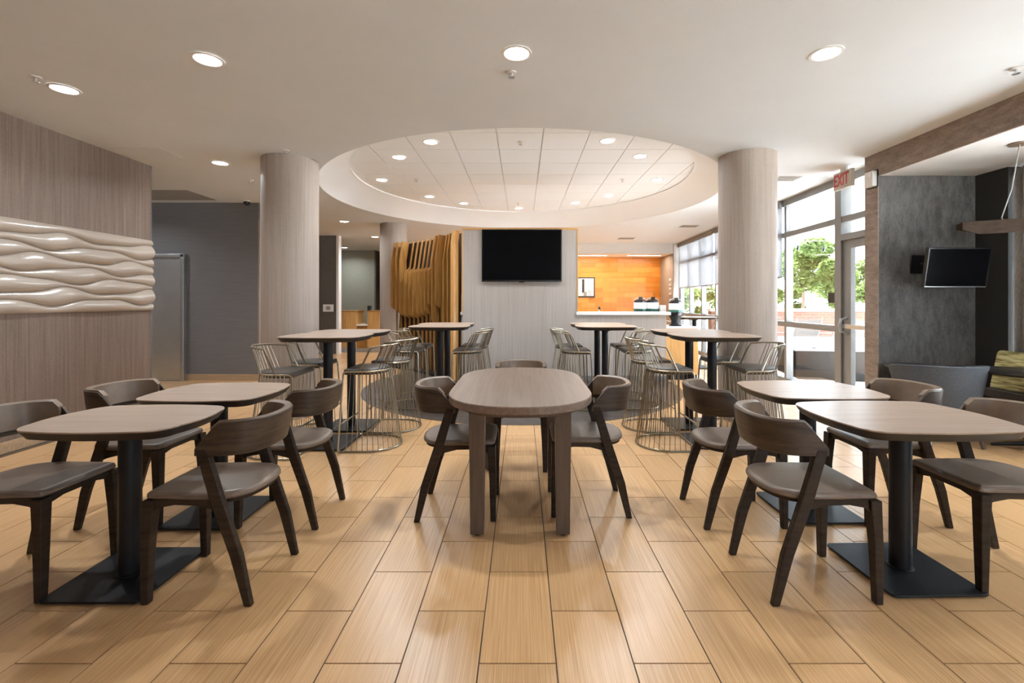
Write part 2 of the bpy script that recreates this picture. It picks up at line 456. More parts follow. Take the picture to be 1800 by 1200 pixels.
# left wall with wave relief
S(box(XL-.14, XL, -3.0, 5.53, 0, ZC).build('wall_left', 'wallL'), 'brown vertical-strand wallpapered left wall')
S(box(XL, XL+.012, -3.0, 5.53, 0, .10).build('baseboard_left', 'base', bevel=.002))
S(box(XL-.145, XL+.006, 5.53, 5.536, 0, ZC).build('trim_2', 'alu'))
mb = MB(); nu, nv = 340, 112; y0, y1, z0, z1 = 1.2, 5.53, 1.205, 2.045
NB = 8
def groove(j, y):
    if j <= 0 or j >= NB: return min(max(j, 0), NB)/NB
    return j/NB + (.036)*math.sin(2*PI*y/1.02 + j*2.55 + .4) + .012*math.sin(2*PI*y/.51 + j*1.3)
rows = []
for iu in range(nu+1):
    y = y0+(y1-y0)*iu/nu; gs = [groove(j, y) for j in range(NB+1)]; row = []
    for b in range(NB):
        for k in range(nv//NB):
            t = k/(nv//NB); th = gs[b+1]-gs[b]
            tt = t**.80
            hgt =   .010 + .042*min(th*NB, 1.5)*math.sin(PI*tt)**.85*(.75)
            row.append((XL+hgt, y, z0+(z1-z0)*(gs[b]+th*t)))
    row.append((XL+.010, y, z1)); rows.append(row)
NVV = len(rows[0]); vv = [p for r in rows for p in r]
ff = [(i*NVV+j, (i+1)*NVV+j, (i+1)*NVV+j+1, i*NVV+j+1) for i in range(nu) for j in range(NVV-1)]
mb.add(vv, ff)
last = rows[-1]; b0 = len(mb.v)
mb.v += [(XL-.001, y1, z0), (XL-.001, y1, z1)]
mb.f.append(tuple([b0] + [nu*NVV+j for j in range(NVV)] + [b0+1]))
tag(mb.build('wave_panel', 'wave', smooth=True), 'glossy beige wall panel with carved horizontal waves on the left wall', 'wall panel')

# charcoal corridor wall with steel door
YG = 7.60
S(box(-7.9, -4.37, YG, YG+.5, 0, ZC).build('wall_corridor', 'gray'), 'charcoal corridor wall behind the steel door')
S(box(-5.58, -4.37, YG-.012, YG, 0, .105).build('baseboard_corridor', 'base', bevel=.002))
S(box(-4.37, -4.355, YG+.02, YG+.5, 0, ZC).build('trim_3', 'tan'))
S(box(-4.377, -4.35, YG-.004, YG+.022, 0, ZC-.28).build('trim_4', 'colm'))
S(box(-8.0, -7.85, 5.0, 16, 0, ZC).build('wall_far_left', 'wallC'))
S(box(-8.0, XL-.14, 5.0, 5.15, 0, ZC).build('wall_lobby', 'wallC'))
d = S(thing('door_1'), 'brushed stainless steel door in the charcoal wall')
xd0, xd1, zd = -6.55, -5.615, 2.09
box(xd0, xd1, YG-.03, YG-.012, .01, zd-.05).build('door_leaf', 'steel', d)
box(xd1-.005, xd1+.05, YG-.075, YG, 0, zd).build('door_jamb', 'steelf', d, bevel=.004)
box(xd0-.05, xd1+.06, YG-.075, YG, zd-.05, zd).build('door_head', 'steelf', d, bevel=.004)
box(xd0, xd1, YG-.05, YG, 0, .012).build('threshold', 'alu', d)

# far left: taupe wall end, olive wall, back walls
S(box(-7.9, -4.62, 11.4, 11.55, 0, ZC).build('wall_taupe', 'taupe'), 'narrow dark taupe wall end behind the left column')
S(box(-4.62, -4.56, 11.39, 11.56, 0, ZC).build('trim_5', 'white'))
S(box(-7.9, -4.77, 14.8, 14.95, 0, ZC).build('wall_olive', 'olive'), 'olive grey wall behind the reception desk')
S(box(-4.77, -2.6, 15.3, 15.45, 0, ZC).build('wall_back', 'taupe'))
S(box(-4.77, -4.72, 14.8, 15.4, 0, ZC).build('wall_return', 'taupe'))
S(box(-2.6, -2.48, 13.07, 15.45, 0, ZC).build('wall_kitchen_left', 'taupe'))
S(box(-8.0, 4.7, 15.85, 16.0, 0, ZC).build('wall_far', 'gray'))

# kitchen: soffit, amber tile wall
YF, YB, XK = 13.07, 14.27, 4.30
S(box(-2.6, XK, YF, YF+.05, 2.67, ZC).build('wall_soffit', 'white'), 'pale soffit above the kitchen opening')
S(box(-2.6, XK, YF, YB+.1, 2.665, 2.675).build('ceiling_kitchen', 'white'))
S(box(XK, XK+.02, YF+.001, YB+.1, 0, ZC).build('wall_kitchen_right', 'tan'))
S(box(XK+.02, 4.62, YF, YF+.12, 0, ZC).build('wall_kitchen_end', 'white'), 'white wall end beside the far window')
kw = S(box(-2.5, XK, YB, YB+.1, 0, 2.67).build('wall_amber', 'ogrout'), 'kitchen wall clad in amber glazed brick-shaped tiles')
tw, thh = .446, .156
om = MB().box(.006, tw-.006, -.012, 0, .005, thh-.005).mesh('wall_tile', 'orange')
for r in range(0, 12):
    z = 2.67-thh*(r+1); xs = XK - tw*(.55 if r % 2 else 1.02)
    x = xs; first = True
    while x > -2.5-tw:
        if not (-1.6 < x+tw/2 < 1.5):
            w = min(x+tw, XK)-x
            o = bpy.data.objects.new('wall_tile', om); COL.objects.link(o); o.parent = kw; o.location = (max(x, -2.5), YB, z)
        x -= tw
    xw = XK-(xs+tw)
    if xw > .05:
        o = bpy.data.objects.new('wall_tile', om); COL.objects.link(o); o.parent = kw; o.location = (xs+tw, YB, z); o.scale.x = xw/tw

# centre wall with TV, half-height serving wall
YT = 7.57
wc = S(box(-.986, .911, YT, YT+.16, 0, 2.49).build('wall_center', 'wallC'), 'pale grey wallpapered partition carrying the large TV')
S(box(.911, 2.376, YT, YT+.14, 0, 1.085).build('wall_counter', 'wallC'), 'half-height grey serving wall under the white ledge')
S(box(-1.02, -.986, YT+.1, YT+.24, 0, 1.085).build('wall_counter_left', 'wallC'))
t = S(thing('trim_6'), 'golden oak edging around the TV partition')
box(-1.000, .925, YT-.010, YT+.17, 2.49, 2.525).build('cap', 'oakend', t, bevel=.003)
box(-1.000, -.980, YT-.010, YT+.17, 1.13, 2.49).build('edge', 'oakend', t)
box(.905, .925, YT-.010, YT+.17, 1.13, 2.49).build('edge', 'oakend', t)
S(box(-.986, 2.376, YT-.012, YT, 0, .085).build('baseboard_center', 'gray'))
tag(box(.885, 2.44, YT-.05, YT+.33, 1.085, 1.135).build('serving_ledge', 'quartz', bevel=.006), 'white quartz ledge on the serving wall right of the TV', 'counter')
tag(box(-1.03, -.955, YT+.06, YT+.40, 1.085, 1.135).build('serving_ledge', 'quartz', bevel=.006), 'short white ledge end beside the slatted wooden screen', 'counter')
wt = thing('work_counter', label='white topped back counter behind the serving wall', cat='counter')
box(-.9, 2.36, YT+.34, YT+1.0, 0, .86).build('body', 'oak', wt); box(-.9, 2.36, YT+.34, YT+1.0, .86, .90).build('worktop', 'quartz', wt)

# right: window wall
w = S(thing('window_1'), 'tall grey-framed window wall on the right')
def wbox(ya, yb, z0, z1, t0=-.05, t1=.06):
    return MB().hexa([(WX(ya)+t0,ya,z0),(WX(ya)+t1,ya,z0),(WX(yb)+t1,yb,z0),(WX(yb)+t0,yb,z0),
                      (WX(ya)+t0,ya,z1),(WX(ya)+t1,ya,z1),(WX(yb)+t1,yb,z1),(WX(yb)+t0,yb,z1)])
mull = [13.02, 12.2, 11.3, 10.4, 9.4, 8.42, 7.42]
for y in mull: wbox(y-.03, y+.03, .07, ZC-.06).build('mullion', 'alu', w)
wbox(6.03, 6.16, 0, ZC-.06, -.06, .08).build('door_jamb', 'alu', w)
wbox(5.22, 13.06, ZC-.10, ZC, -.07, .09).build('head', 'alu', w)
wbox(6.10, 13.06, 0, .075, -.06, .08).build('sill', 'alu', w)
edges = [6.13] + mull[::-1]
for a, b in zip(edges[:-1], edges[1:]):
    wbox(a+.03, b-.03, .905, .985).build('middle_rail', 'alu', w)
    wbox(a+.03, b-.03, 2.345, 2.425).build('transom', 'alu', w)
    for z0, z1 in ((.075, .905), (.985, 2.345), (2.425, ZC-.1)):
        wbox(a+.03, b-.03, z0, z1, .0, .008).build('pane', 'glass', w)
wbox(5.22, 6.05, 2.345, 2.425).build('transom', 'alu', w)
wbox(5.22, 6.05, 2.11, 2.19, -.06, .08).build('door_header', 'alu', w)
wbox(5.22, 6.05, 2.19, 2.345, .0, .008).build('pane', 'glass', w)
wbox(5.22, 6.05, 2.425, ZC-.1, .0, .008).build('pane', 'glass', w)
d = S(thing('door_2'), 'glass exit door with a grey frame and push bar')
wbox(5.88, 6.03, .01, 2.11, -.03, .03).build('stile', 'alu', d)
wbox(5.23, 5.30, .01, 2.11, -.03, .03).build('stile', 'alu', d)
wbox(5.30, 5.88, 2.00, 2.11, -.03, .03).build('top_rail', 'alu', d)
wbox(5.30, 5.88, .01, .20, -.03, .03).build('bottom_rail', 'alu', d)
wbox(5.30, 5.88, .20, 2.00, .0, .008).build('pane', 'glass', d)
wbox(5.30, 5.95, .965, 1.02, -.10, -.06).build('push_bar', 'steelf', d, bevel=.006)
MB().tube([(WX(5.95)-.03, 5.95, .90), (WX(5.95)-.11, 5.95, .92), (WX(5.95)-.13, 5.95, 1.0), (WX(5.95)-.11, 5.95, 1.08), (WX(5.95)-.03, 5.95, 1.10)], .018, 8).build('handle', 'steelf', d, smooth=True)
tag(wbox(6.17, 6.36, 1.29, 1.43, -.02, -.012).build('door_notice', 'blk'), 'small black rectangular notice stuck on the window by the door', 'sign')
# roller shades
for k, (a, b, zb, lab) in enumerate([(7.46, 8.38, 1.715, 'grey roller shade nearest the exit door, half lowered'),
        (8.46, 10.36, 1.70, 'grey roller shade lowered behind the right column'),
        (10.44, 13.0, 1.69, 'wide grey roller shade lowered over the far window')]):
    r = thing('roller_shade', label=lab, cat='shade', group='roller shades on the window wall')
    wbox(a, b, zb, ZC-.1, -.085, -.083).build('fabric', 'shade', r)
    wbox(a, b, zb-.022, zb, -.092, -.077).build('hem_bar', 'alu', r)
    wbox(a-.02, b+.02, ZC-.11, ZC-.01, -.13, -.06).build('cassette', 'alu', r)

# alcove: pillar wall, bulkhead, dark side wall, curtain window
YA = 5.03; XP = 3.90; XA = 4.97; ZB = 2.69
S(box(XP+.012, XA+.2, YA, YA+.19, 0, ZC).build('wall_alcove', 'alc'), 'charcoal linen-textured alcove wall behind the small TV')
S(MB().box(XP, XP+.012, YA, YA+.19, 0, ZC).build('wall_pillar', 'bulk'), 'brown linen end face of the alcove wall')
S(box(XP, XP+.02, -3.0, YA, ZB, ZC).build('wall_bulkhead', 'bulk'), 'brown linen covered bulkhead above the alcove')
S(box(XP+.02, 5.2, -3.0, YA, ZB+.001, ZB+.06).build('ceiling_alcove', 'cove'), 'white lowered ceiling of the alcove')
S(box(XA, XA+.2, 4.69, YA, 0, ZB).build('wall_alcove_side', 'blk'), 'near black side wall of the alcove')
S(box(5.10, 5.3, 1.75, 4.69, 0, .30).build('wall_right', 'alc')); S(box(5.10, 5.3, -3.0, 1.75, 0, ZC).build('wall_right_front', 'alc'))
S(box(5.10, 5.3, -3.0, 4.69, 2.55, ZC).build('wall_right_head', 'white'))
w2 = S(thing('window_2'), 'alcove window behind the grey curtain')
for y in (4.6, 3.2, 1.8): box(5.12, 5.2, y-.03, y+.03, .30, 2.55).build('mullion', 'alu', w2)
for a, b in zip((3.2, 1.8), (4.6, 3.2)): box(5.15, 5.158, a+.03, b-.03, .30, 2.55).build('pane', 'glass', w2)
c = []
for k in range(121):
    y = 3.55+1.12*k/120; c.append((5.03+.028*math.sin(2*PI*y/.115), y))
mb = MB(); v = [(x, y, z) for z in (.02, 2.67) for x, y in c]; N = len(c)
mb.add(v, [(i, i+1, N+i+1, N+i) for i in range(N-1)])
o = mb.build('curtain', 'curtain', smooth=True); o.modifiers.new('solid', 'SOLIDIFY').thickness = .004
tag(o, 'grey linen curtain hanging at the edge of the alcove window', 'curtain')

# behind the camera: plain wall with an added, unseen window for fill light
S(box(XL, 2.2, -3.15, -3.0, 0, ZC).build('wall_rear', 'wallC'))
S(box(2.2, 5.2, -3.15, -3.0, 0, .75).build('wall_rear_sill', 'white')); S(box(2.2, 5.2, -3.15, -3.0, 2.45, ZC).build('wall_rear_head', 'white'))
w3 = S(thing('window_fill'), 'added unseen window behind the viewer for fill light')
for x in (2.24, 3.5, 4.8): box(x-.04, x+.04, -3.12, -3.02, .75, 2.45).build('mullion', 'alu', w3)

# round columns
def column(name, x, y, r, label):
    p = [(r, .0), (r, ZC)]
    o = S(MB().lathe(p, 64, cap=False).build(name, 'colm', smooth=True, loc=(x, y, 0)), label)
    return o
column('column_left', -2.70, 5.34, .305, 'tall round beige column left of the dark floor circle')
column('column_right', 2.53, 5.16, .300, 'tall round beige column in front of the window wall')
column('column_far', -2.74, 9.78, .285, 'distant round beige column behind the slatted screen')

# ceiling grey panel over the corridor
S(MB().box(-6.9, -4.92, 6.72, 7.38, ZC-.006, ZC+.01).build('ceiling_panel', 'curtain'))
S(box(-4.40, -3.85, 4.87, 5.20, ZC-.004, ZC+.01).build('ceiling_hatch', 'ceil'))

# ------------------------------------------------------------------ furniture builders
def make_chair(loc, rotz, label):
    t = thing('dining_chair', loc, rotz, label, 'chair', 'dark wooden dining chairs')
    R = [(0,.232),(.10,.231),(.168,.228),(.190,.208),(.196,.10),(.200,0),(.196,-.09),(.176,-.155),(.130,-.200),(.07,-.221),(0,-.228)]
    P = R + [(-x, y) for x, y in R[-2:0:-1]]
    P = catmull(P, 4)[::-1]
    pad = MB().loft([ring3(inset(P, .010), .452), ring3(inset(P, .001), .459), ring3(P, .466), ring3(inset(P, .004), .478), ring3(inset(P, .014), .4845), [(x*.88, y*.88, .4865) for x, y in P], [(x*.3, y*.3, .4868) for x, y in P]])
    pad.build('seat_pad', 'seat', t, smooth=True)
    MB().loft([ring3(inset(P, .035), .428), ring3(inset(P, .016), .436), ring3(inset(P, .014), .452)]).build('seat_base', 'dwood', t, smooth=True)
    for s in (-1, 1):
        # front leg
        q = lambda x0, x1, y0, y1, z: [(s*x0, y0, z), (s*x1, y0, z), (s*x1, y1, z), (s*x0, y1, z)][::s]
        MB().loft([q(.170, .203, .205, .237, 0), q(.160, .204, .198, .238, .25), q(.148, .200, .185, .234, .45)]).build('front_leg', 'dwood', t, bevel=.004)
        # rear leg leaning forward up to the back
        MB().loft([q(.188, .214, -.252, -.218, 0), q(.188, .217, -.208, -.158, .22), q(.188, .218, -.128, -.072, .46), q(.186, .217, -.062, -.012, .67), q(.188, .214, -.052, -.008, .69)]).build('rear_leg', 'dwood', t, bevel=.005)
        # arched side rail
        prof = [(.195, .452), (-.10, .452), (-.125, .385), (-.08, .405), (.0, .425), (.10, .428), (.17, .415), (.20, .395)]
        a = [(s*.165, y, z) for y, z in prof]; b = [(s*.187, y, z) for y, z in prof]
        MB().loft([a, b] if s > 0 else [b, a]).build('side_rail', 'dwood', t)
    prof = [(-.16, .452), (.16, .452), (.16, .41), (.08, .428), (-.08, .428), (-.16, .41)]
    MB().loft([[(x, .198, z) for x, z in prof], [(x, .218, z) for x, z in prof]]).build('front_rail', 'dwood', t)
    # curved back band
    def plan(a, off=0.0):
        ca = max(math.cos(a), 0)**.55; sa = math.sin(a)
        return ((.216-off)*(abs(sa)**.8)*(1 if sa > 0 else -1), -.006-(.250-off)*ca)
    def zt(y): 
        return .795 if y < -.105 else .795-.115*((y+.105)/.10)**1.1
    def zb(y): return .662 + .0*y - (.022 if y > -.05 else 0)
    n = 36; out = []; pad = []
    for i in range(n+1):
        a = -PI/2+PI*i/n; x, y = plan(a); xi, yi = plan(a, .018); c = math.cos(a)
        t_, b_ = zt(y), .650 - .004*c; lean = .030*c
        x2 = x*(1+.02*c)
        out.append([(x, y, b_), (x2, y-lean*.6, (t_+b_)/2), (x2, y-lean, t_), (xi*(1+.02*c), yi-lean, t_+.0), (xi, yi-lean*.6, (t_+b_)/2), (xi, yi, b_)])
    MB().loft(out).build('backrest', 'bwood', t, smooth=True, bevel=.003)
    n = 30
    for i in range(n+1):
        a = (-PI/2+PI*i/n)*.93; x, y = plan(a, .0185); xi, yi = plan(a, .034); c = math.cos(a)
        t_, b_ = zt(y), .668; lean = .030*c; x1, y1 = plan(a, .004)
        pad.append([(x, y, b_), (x, y-lean*.6, (t_+b_)/2), (x1*(1+.02*c), y1-lean, t_+.002), (x1*.99*(1+.02*c), y1+.006-lean, t_+.010), (xi, yi-lean, t_+.004), (xi, yi-lean*.6, (t_+b_)/2), (xi*1.01, yi, b_+.006)])
    MB().loft(pad).build('back_pad', 'leather', t, smooth=True)
    return t

def tabletop(t, hx, hy, r, zt, bulge=.02):
    P = rrect(hx, hy, r, 8, bulge)
    MB().loft([ring3(inset(P, .001), zt-.007), ring3(P, zt-.004), ring3(P, zt-.001), ring3(inset(P, .001), zt)]).build('tabletop', 'ttop', t)
    MB().loft([ring3(inset(P, .030), zt-.044), ring3(inset(P, .026), zt-.044), ring3(inset(P, .003), zt-.012), ring3(inset(P, .001), zt-.007)]).build('bevelled_edge', 'tedge', t, smooth=True)
def pedestal(t, zt, r, hb):
    MB().lathe([(.10, zt-.044), (.10, zt-.050), (r+.01, zt-.068), (r, zt-.072)][::-1], 28).build('top_plate', 'black', t, smooth=True)
    MB().lathe([(r, .018), (r, zt-.05)], 32).build('column', 'black', t, smooth=True)
    MB().lathe([(r+.008, .016), (r+.008, .022), (r, .026)], 32).build('collar', 'black', t, smooth=True)
    P = rrect(hb, hb, .025, 5)
    MB().prism(P, .008, .018).build('base_plate', 'black', t, bevel=.002)
    for sx in (-1, 1):
        for sy in (-1, 1):
            MB().lathe([(.018, 0), (.018, .009)], 12, (sx*(hb-.035), sy*(hb-.035), 0)).build('glide', 'black', t)
def dining_table(x, y, rot, hx, hy, label, bx=0, by=0):
    t = thing('dining_table', (x, y, 0), rot, label, 'table', 'square pedestal dining tables')
    tabletop(t, hx, hy, .11, .762, .022); pedestal(t, .762, .046, .222); return t
def bar_table(x, y, label):
    t = thing('bar_table', (x, y, 0), 0, label, 'table', 'high bar tables')
    tabletop(t, .36, .285, .10, 1.003, .02); pedestal(t, 1.003, .042, .235); return t

dining_table(-1.885, 2.205, 0, .345, .245, 'square dining table nearest the front on the left, grey oak top')
dining_table(-1.88, 2.845, 0, .345, .275, 'square dining table on the left, the one nearer the bar stools')
dining_table(1.855, 2.25, math.radians(1.5), .385, .295, 'square dining table nearest the front on the right, grey oak top')
dining_table(1.815, 2.915, math.radians(1), .355, .285, 'square dining table on the right, the one nearer the window wall')

chairs = [(-2.335, 2.20, -PI/2, 'dining chair against the left wall side of the front left table, partly out of frame'),
 (-1.42, 2.19, PI/2, 'dining chair on the aisle side of the front left table, wooden back to viewer'),
 (-2.335, 2.85, -PI/2, 'dining chair by the wave panel wall at the second left table'),
 (-1.43, 2.85, PI/2, 'dining chair on the aisle side of the second left table, near wire stools'),
 (1.33, 2.19, -PI/2, 'dining chair on the aisle side of the front right table, dark wooden back'),
 (1.30, 2.85, -PI/2, 'dining chair on the aisle side of the second right table'),
 (2.29, 2.25, PI/2, 'dining chair at the right frame edge of the front right table'),
 (2.25, 2.87, PI/2, 'dining chair on the alcove side of the second right table'),
 (-.395, 2.94, -PI/2, 'dining chair on the left long side of the oval communal table'),
 (.415, 2.99, PI/2, 'dining chair on the right long side of the oval communal table'),
 (-.01, 3.76, PI, 'dining chair at the far head of the oval communal table facing the viewer')]
c0 = make_chair((chairs[0][0], chairs[0][1], 0), chairs[0][2], chairs[0][3])
for x, y, r, lab in chairs[1:]: dup(c0, (x, y, 0), r, lab)

# communal table
t = thing('communal_table', (-.012, 3.12, 0), 0, 'large oval communal table with grey wood top and four square legs in the centre', 'table')
def oval(hw, y0, y1, en=2.25):
    p = []; L = .46
    for k in range(33):
        a = -PI + PI*k/32; c, s = math.cos(a), math.sin(a)
        p.append((hw*abs(c)**(2/en)*(1 if c > 0 else -1), y0+L-L*abs(s)**(2/en)))
    for k in range(33):
        a = PI*k/32; c, s = math.cos(a), math.sin(a)
        p.append((hw*abs(c)**(2/en)*(1 if c > 0 else -1), y1-L+L*abs(s)**(2/en)))
    return p
P = oval(.437, -.715, .725)
MB().loft([ring3(inset(P, .003), .718), ring3(P, .722), ring3(P, .757), ring3(inset(P, .003), .762)]).build('tabletop', 'ctop', t)
MB().loft([ring3(inset(P, .06), .690), ring3(inset(P, .05), .718)]).build('under_frame', 'cleg', t)
for x in (-.242, .242):
    for y in (-.52, .48):
        lg = MB().loft([ring3([(x-.037,y-.037),(x+.037,y-.037),(x+.037,y+.037),(x-.037,y+.037)], .012), ring3([(x-.045,y-.045),(x+.045,y-.045),(x+.045,y+.045),(x-.045,y+.045)], .70)]).build('leg', 'cleg', t, bevel=.004)
        MB().lathe([(.02, 0), (.02, .013)], 12, (x, y, 0)).build('foot', 'black', lg)

# bar tables
bts = [(-1.80, 4.25, 'left high bar table nearest the dining tables'), (-1.80, 4.83, 'left high bar table pushed up behind the nearest one'),
 (-1.045, 5.84, 'high bar table in front of the slatted screen, nearer of the pair'), (-1.05, 6.42, 'high bar table in front of the slatted screen, farther of the pair'),
 (1.78, 4.30, 'right high bar table nearest the window column'), (1.78, 4.89, 'right high bar table pushed up behind the nearest one'),
 (1.055, 5.84, 'high bar table in front of the serving wall, nearer of the pair'), (1.05, 6.42, 'high bar table in front of the serving wall, farther of the pair'),
 (3.42, 9.1, 'distant high bar table beside the far window')]
b0 = bar_table(*bts[0])
for x, y, lab in bts[1:]: dup(b0, (x, y, 0), 0, lab)

def U(hw, yf, yb, s):
    """point on a U outline, s 0..1 from front right round the back to front left"""
    L = hw*.95; y0 = yb+L; a = yf-y0; arc = PI*(hw+L)/2; T = 2*a+arc; d = s*T
    if d <= a: return (hw, yf-d)
    if d >= a+arc: return (-hw, y0+(d-a-arc))
    an = (d-a)/arc*PI; return (hw*math.cos(an), y0-L*math.sin(an))
def make_stool(loc, rotz, label):
    t = thing('wire_bar_stool', loc, rotz, label, 'stool', 'pewter wire bar stools')
    zs, r = .695, .0085
    SW, SF, SB = .205, .185, -.165
    BW, BF, BB = .262, .215, -.265
    seat = [(*U(SW, SF-.03, SB, k/40), zs) for k in range(41)]
    leg = lambda sx: [(sx*SW, SF-.012, zs-.003), (sx*(SW+.001), SF, zs-.015), (sx*(SW+.003), SF+.004, zs-.04), (sx*BW*.985, BF, .03), (sx*BW*.985, BF, .011)]
    MB().tube(leg(1)[::-1][:-1] + [leg(1)[0]] + seat + leg(-1), r, 8).build('seat_frame', 'pewter', t, smooth=True)
    base = [(*U(BW, BF-.03, BB, k/40), .010) for k in range(41)] + [(-BW+.008, BF-.008, .010), (-BW+.03, BF, .010), (BW-.03, BF, .010), (BW-.008, BF-.008, .010)]
    MB().tube(base, .009, 8, closed=True).build('base_ring', 'pewter', t, smooth=True)
    f = lambda z: SW+.003+(BW*.985-SW)*(zs-z)/zs
    MB().tube([(f(.235), .207, .235), (-f(.235), .207, .235)], .008, 8).build('footrest', 'pewter', t, smooth=True)
    for k in range(25):
        s = .035+.93*k/24; a = U(SW, SF-.03, SB, s); b = U(BW, BF-.03, BB, s)
        MB().tube([(*a, zs), (*b, .010)], .0036, 5).build('wire', 'pewter', t)
    # hoop back
    top = [(*U(SW-.012, .10, SB-.075, s), .925) for s in [.30+.40*k/24 for k in range(25)]]
    top = [(x, y, .925+.004*math.cos(x/.2*PI)) for x, y, z in top]
    h0 = (SW, .045, zs+.004); h1 = (-SW, .045, zs+.004)
    hoop = [h0, (SW-.008, -.035, .875), (SW-.012, -.055, .908)] + top + [(-SW+.012, -.055, .908), (-SW+.008, -.035, .875), h1]
    MB().tube(hoop, .0085, 8).build('back_hoop', 'pewter', t, smooth=True)
    for k in range(11):
        s = .335+.33*k/10; a = U(SW-.012, .10, SB-.075, s); b = U(SW, SF-.03, SB, .31+.38*k/10)
        MB().tube([(*a, .925), (*b, zs)], .0036, 5).build('back_wire', 'pewter', t)
    P = [U(SW-.004, SF-.01, SB+.004, k/36) for k in range(37)] + [(-SW+.012, SF+.004), (SW-.012, SF+.004)]
    P = P[::-1]
    if sum(P[i-1][0]*P[i][1]-P[i][0]*P[i-1][1] for i in range(len(P))) < 0: P = P[::-1]
    MB().loft([ring3(inset(P, .012), zs-.028), ring3(inset(P, .002), zs-.018), ring3(inset(P, .001), zs+.010), ring3(inset(P, .008), zs+.020), [(x*.9, y*.9, zs+.0225) for x, y in P], [(x*.3, y*.3, zs+.0235) for x, y in P]]).build('seat_pad', 'stoolseat', t, smooth=True)
    return t
stools = [(-1.385, 4.235, PI/2, 'wire bar stool on the aisle side of the nearest left bar table'),
 (-1.335, 4.82, PI/2, 'wire bar stool on the aisle side of the second left bar table'),
 (-2.12, 4.05, -PI/2, 'wire bar stool in front of the left column at the nearest left bar table'),
 (-2.14, 4.64, -PI/2, 'wire bar stool beside the left column at the second left bar table'),
 (-1.46, 5.80, -PI/2, 'wire bar stool on the left of the nearer table by the slatted screen'),
 (-1.46, 6.36, -PI/2, 'wire bar stool closest to the slatted screen, left of the farther table'),
 (-.66, 5.78, PI/2, 'wire bar stool left of the TV wall, nearer of the two'),
 (-.64, 6.34, PI/2, 'wire bar stool left of the TV wall, farther of the two'),
 (.645, 5.76, -PI/2, 'wire bar stool in front of the TV wall on the right, nearer of the two'),
 (.625, 6.32, -PI/2, 'wire bar stool in front of the TV wall on the right, farther of the two'),
 (1.45, 5.80, PI/2, 'wire bar stool in front of the serving wall, nearer of the two'),
 (1.45, 6.38, PI/2, 'wire bar stool in front of the serving wall, farther of the two'),
 (1.325, 4.245, -PI/2, 'wire bar stool on the aisle side of the nearest right bar table'),
 (1.325, 4.83, -PI/2, 'wire bar stool on the aisle side of the second right bar table'),
 (2.16, 4.25, PI/2, 'wire bar stool on the window side of the nearest right bar table'),
 (2.15, 4.86, PI/2, 'wire bar stool beside the right column at the second right bar table'),
 (3.02, 9.1, -PI/2, 'distant wire bar stool left of the table by the far window'),
 (3.86, 9.1, PI/2, 'distant wire bar stool right of the table by the far window')]
s0 = make_stool((stools[0][0], stools[0][1], .003), stools[0][2], stools[0][3])
for x, y, r, lab in stools[1:]: dup(s0, (x, y, .003 if math.hypot(x-CC[0], y-CC[1]) < 2.75 else 0), r, lab)
s0.location.z = 0

# TVs
t = thing('television', (-.0075, YT, 0), 0, 'large black flat screen TV on the grey centre partition', 'television')
W2, za, zb2 = .655, 1.632, 2.488
box(-W2, W2, -.075, -.03, za, zb2).build('housing', 'bezel', t, bevel=.004)
box(-W2+.016, W2-.016, -.0765, -.0745, za+.026, zb2-.014).build('screen', 'screen', t)
box(-.30, .30, -.03, 0, za+.2, zb2-.2).build('wall_mount', 'black', t)
box(-.04, .04, -.07, -.05, za-.012, za+.002).build('sensor', 'bezel', t)
t = thing('television', (4.37, 4.62, 1.655), math.radians(2), 'small black flat screen TV on a swivel arm on the alcove wall', 'television')
box(-.325, .325, -.02, .02, -.20, .20).build('housing', 'bezel', t, bevel=.004)
box(-.312, .312, -.0215, -.0195, -.182, .188).build('screen', 'screen', t)
t.rotation_euler.x = math.radians(9)
for z in (-.193,): box(-.318, .318, -.0216, -.0205, z-.003, z+.003).build('bezel_strip', 'steelf', t)
MB().tube([(.0, .02, 0), (.06, .2, 0), (.0, .40, 0)], .02, 8).build('swivel_arm', 'black', t)
box(-.1, .1, .39, .41, -.1, .1).build('wall_plate', 'black', t)

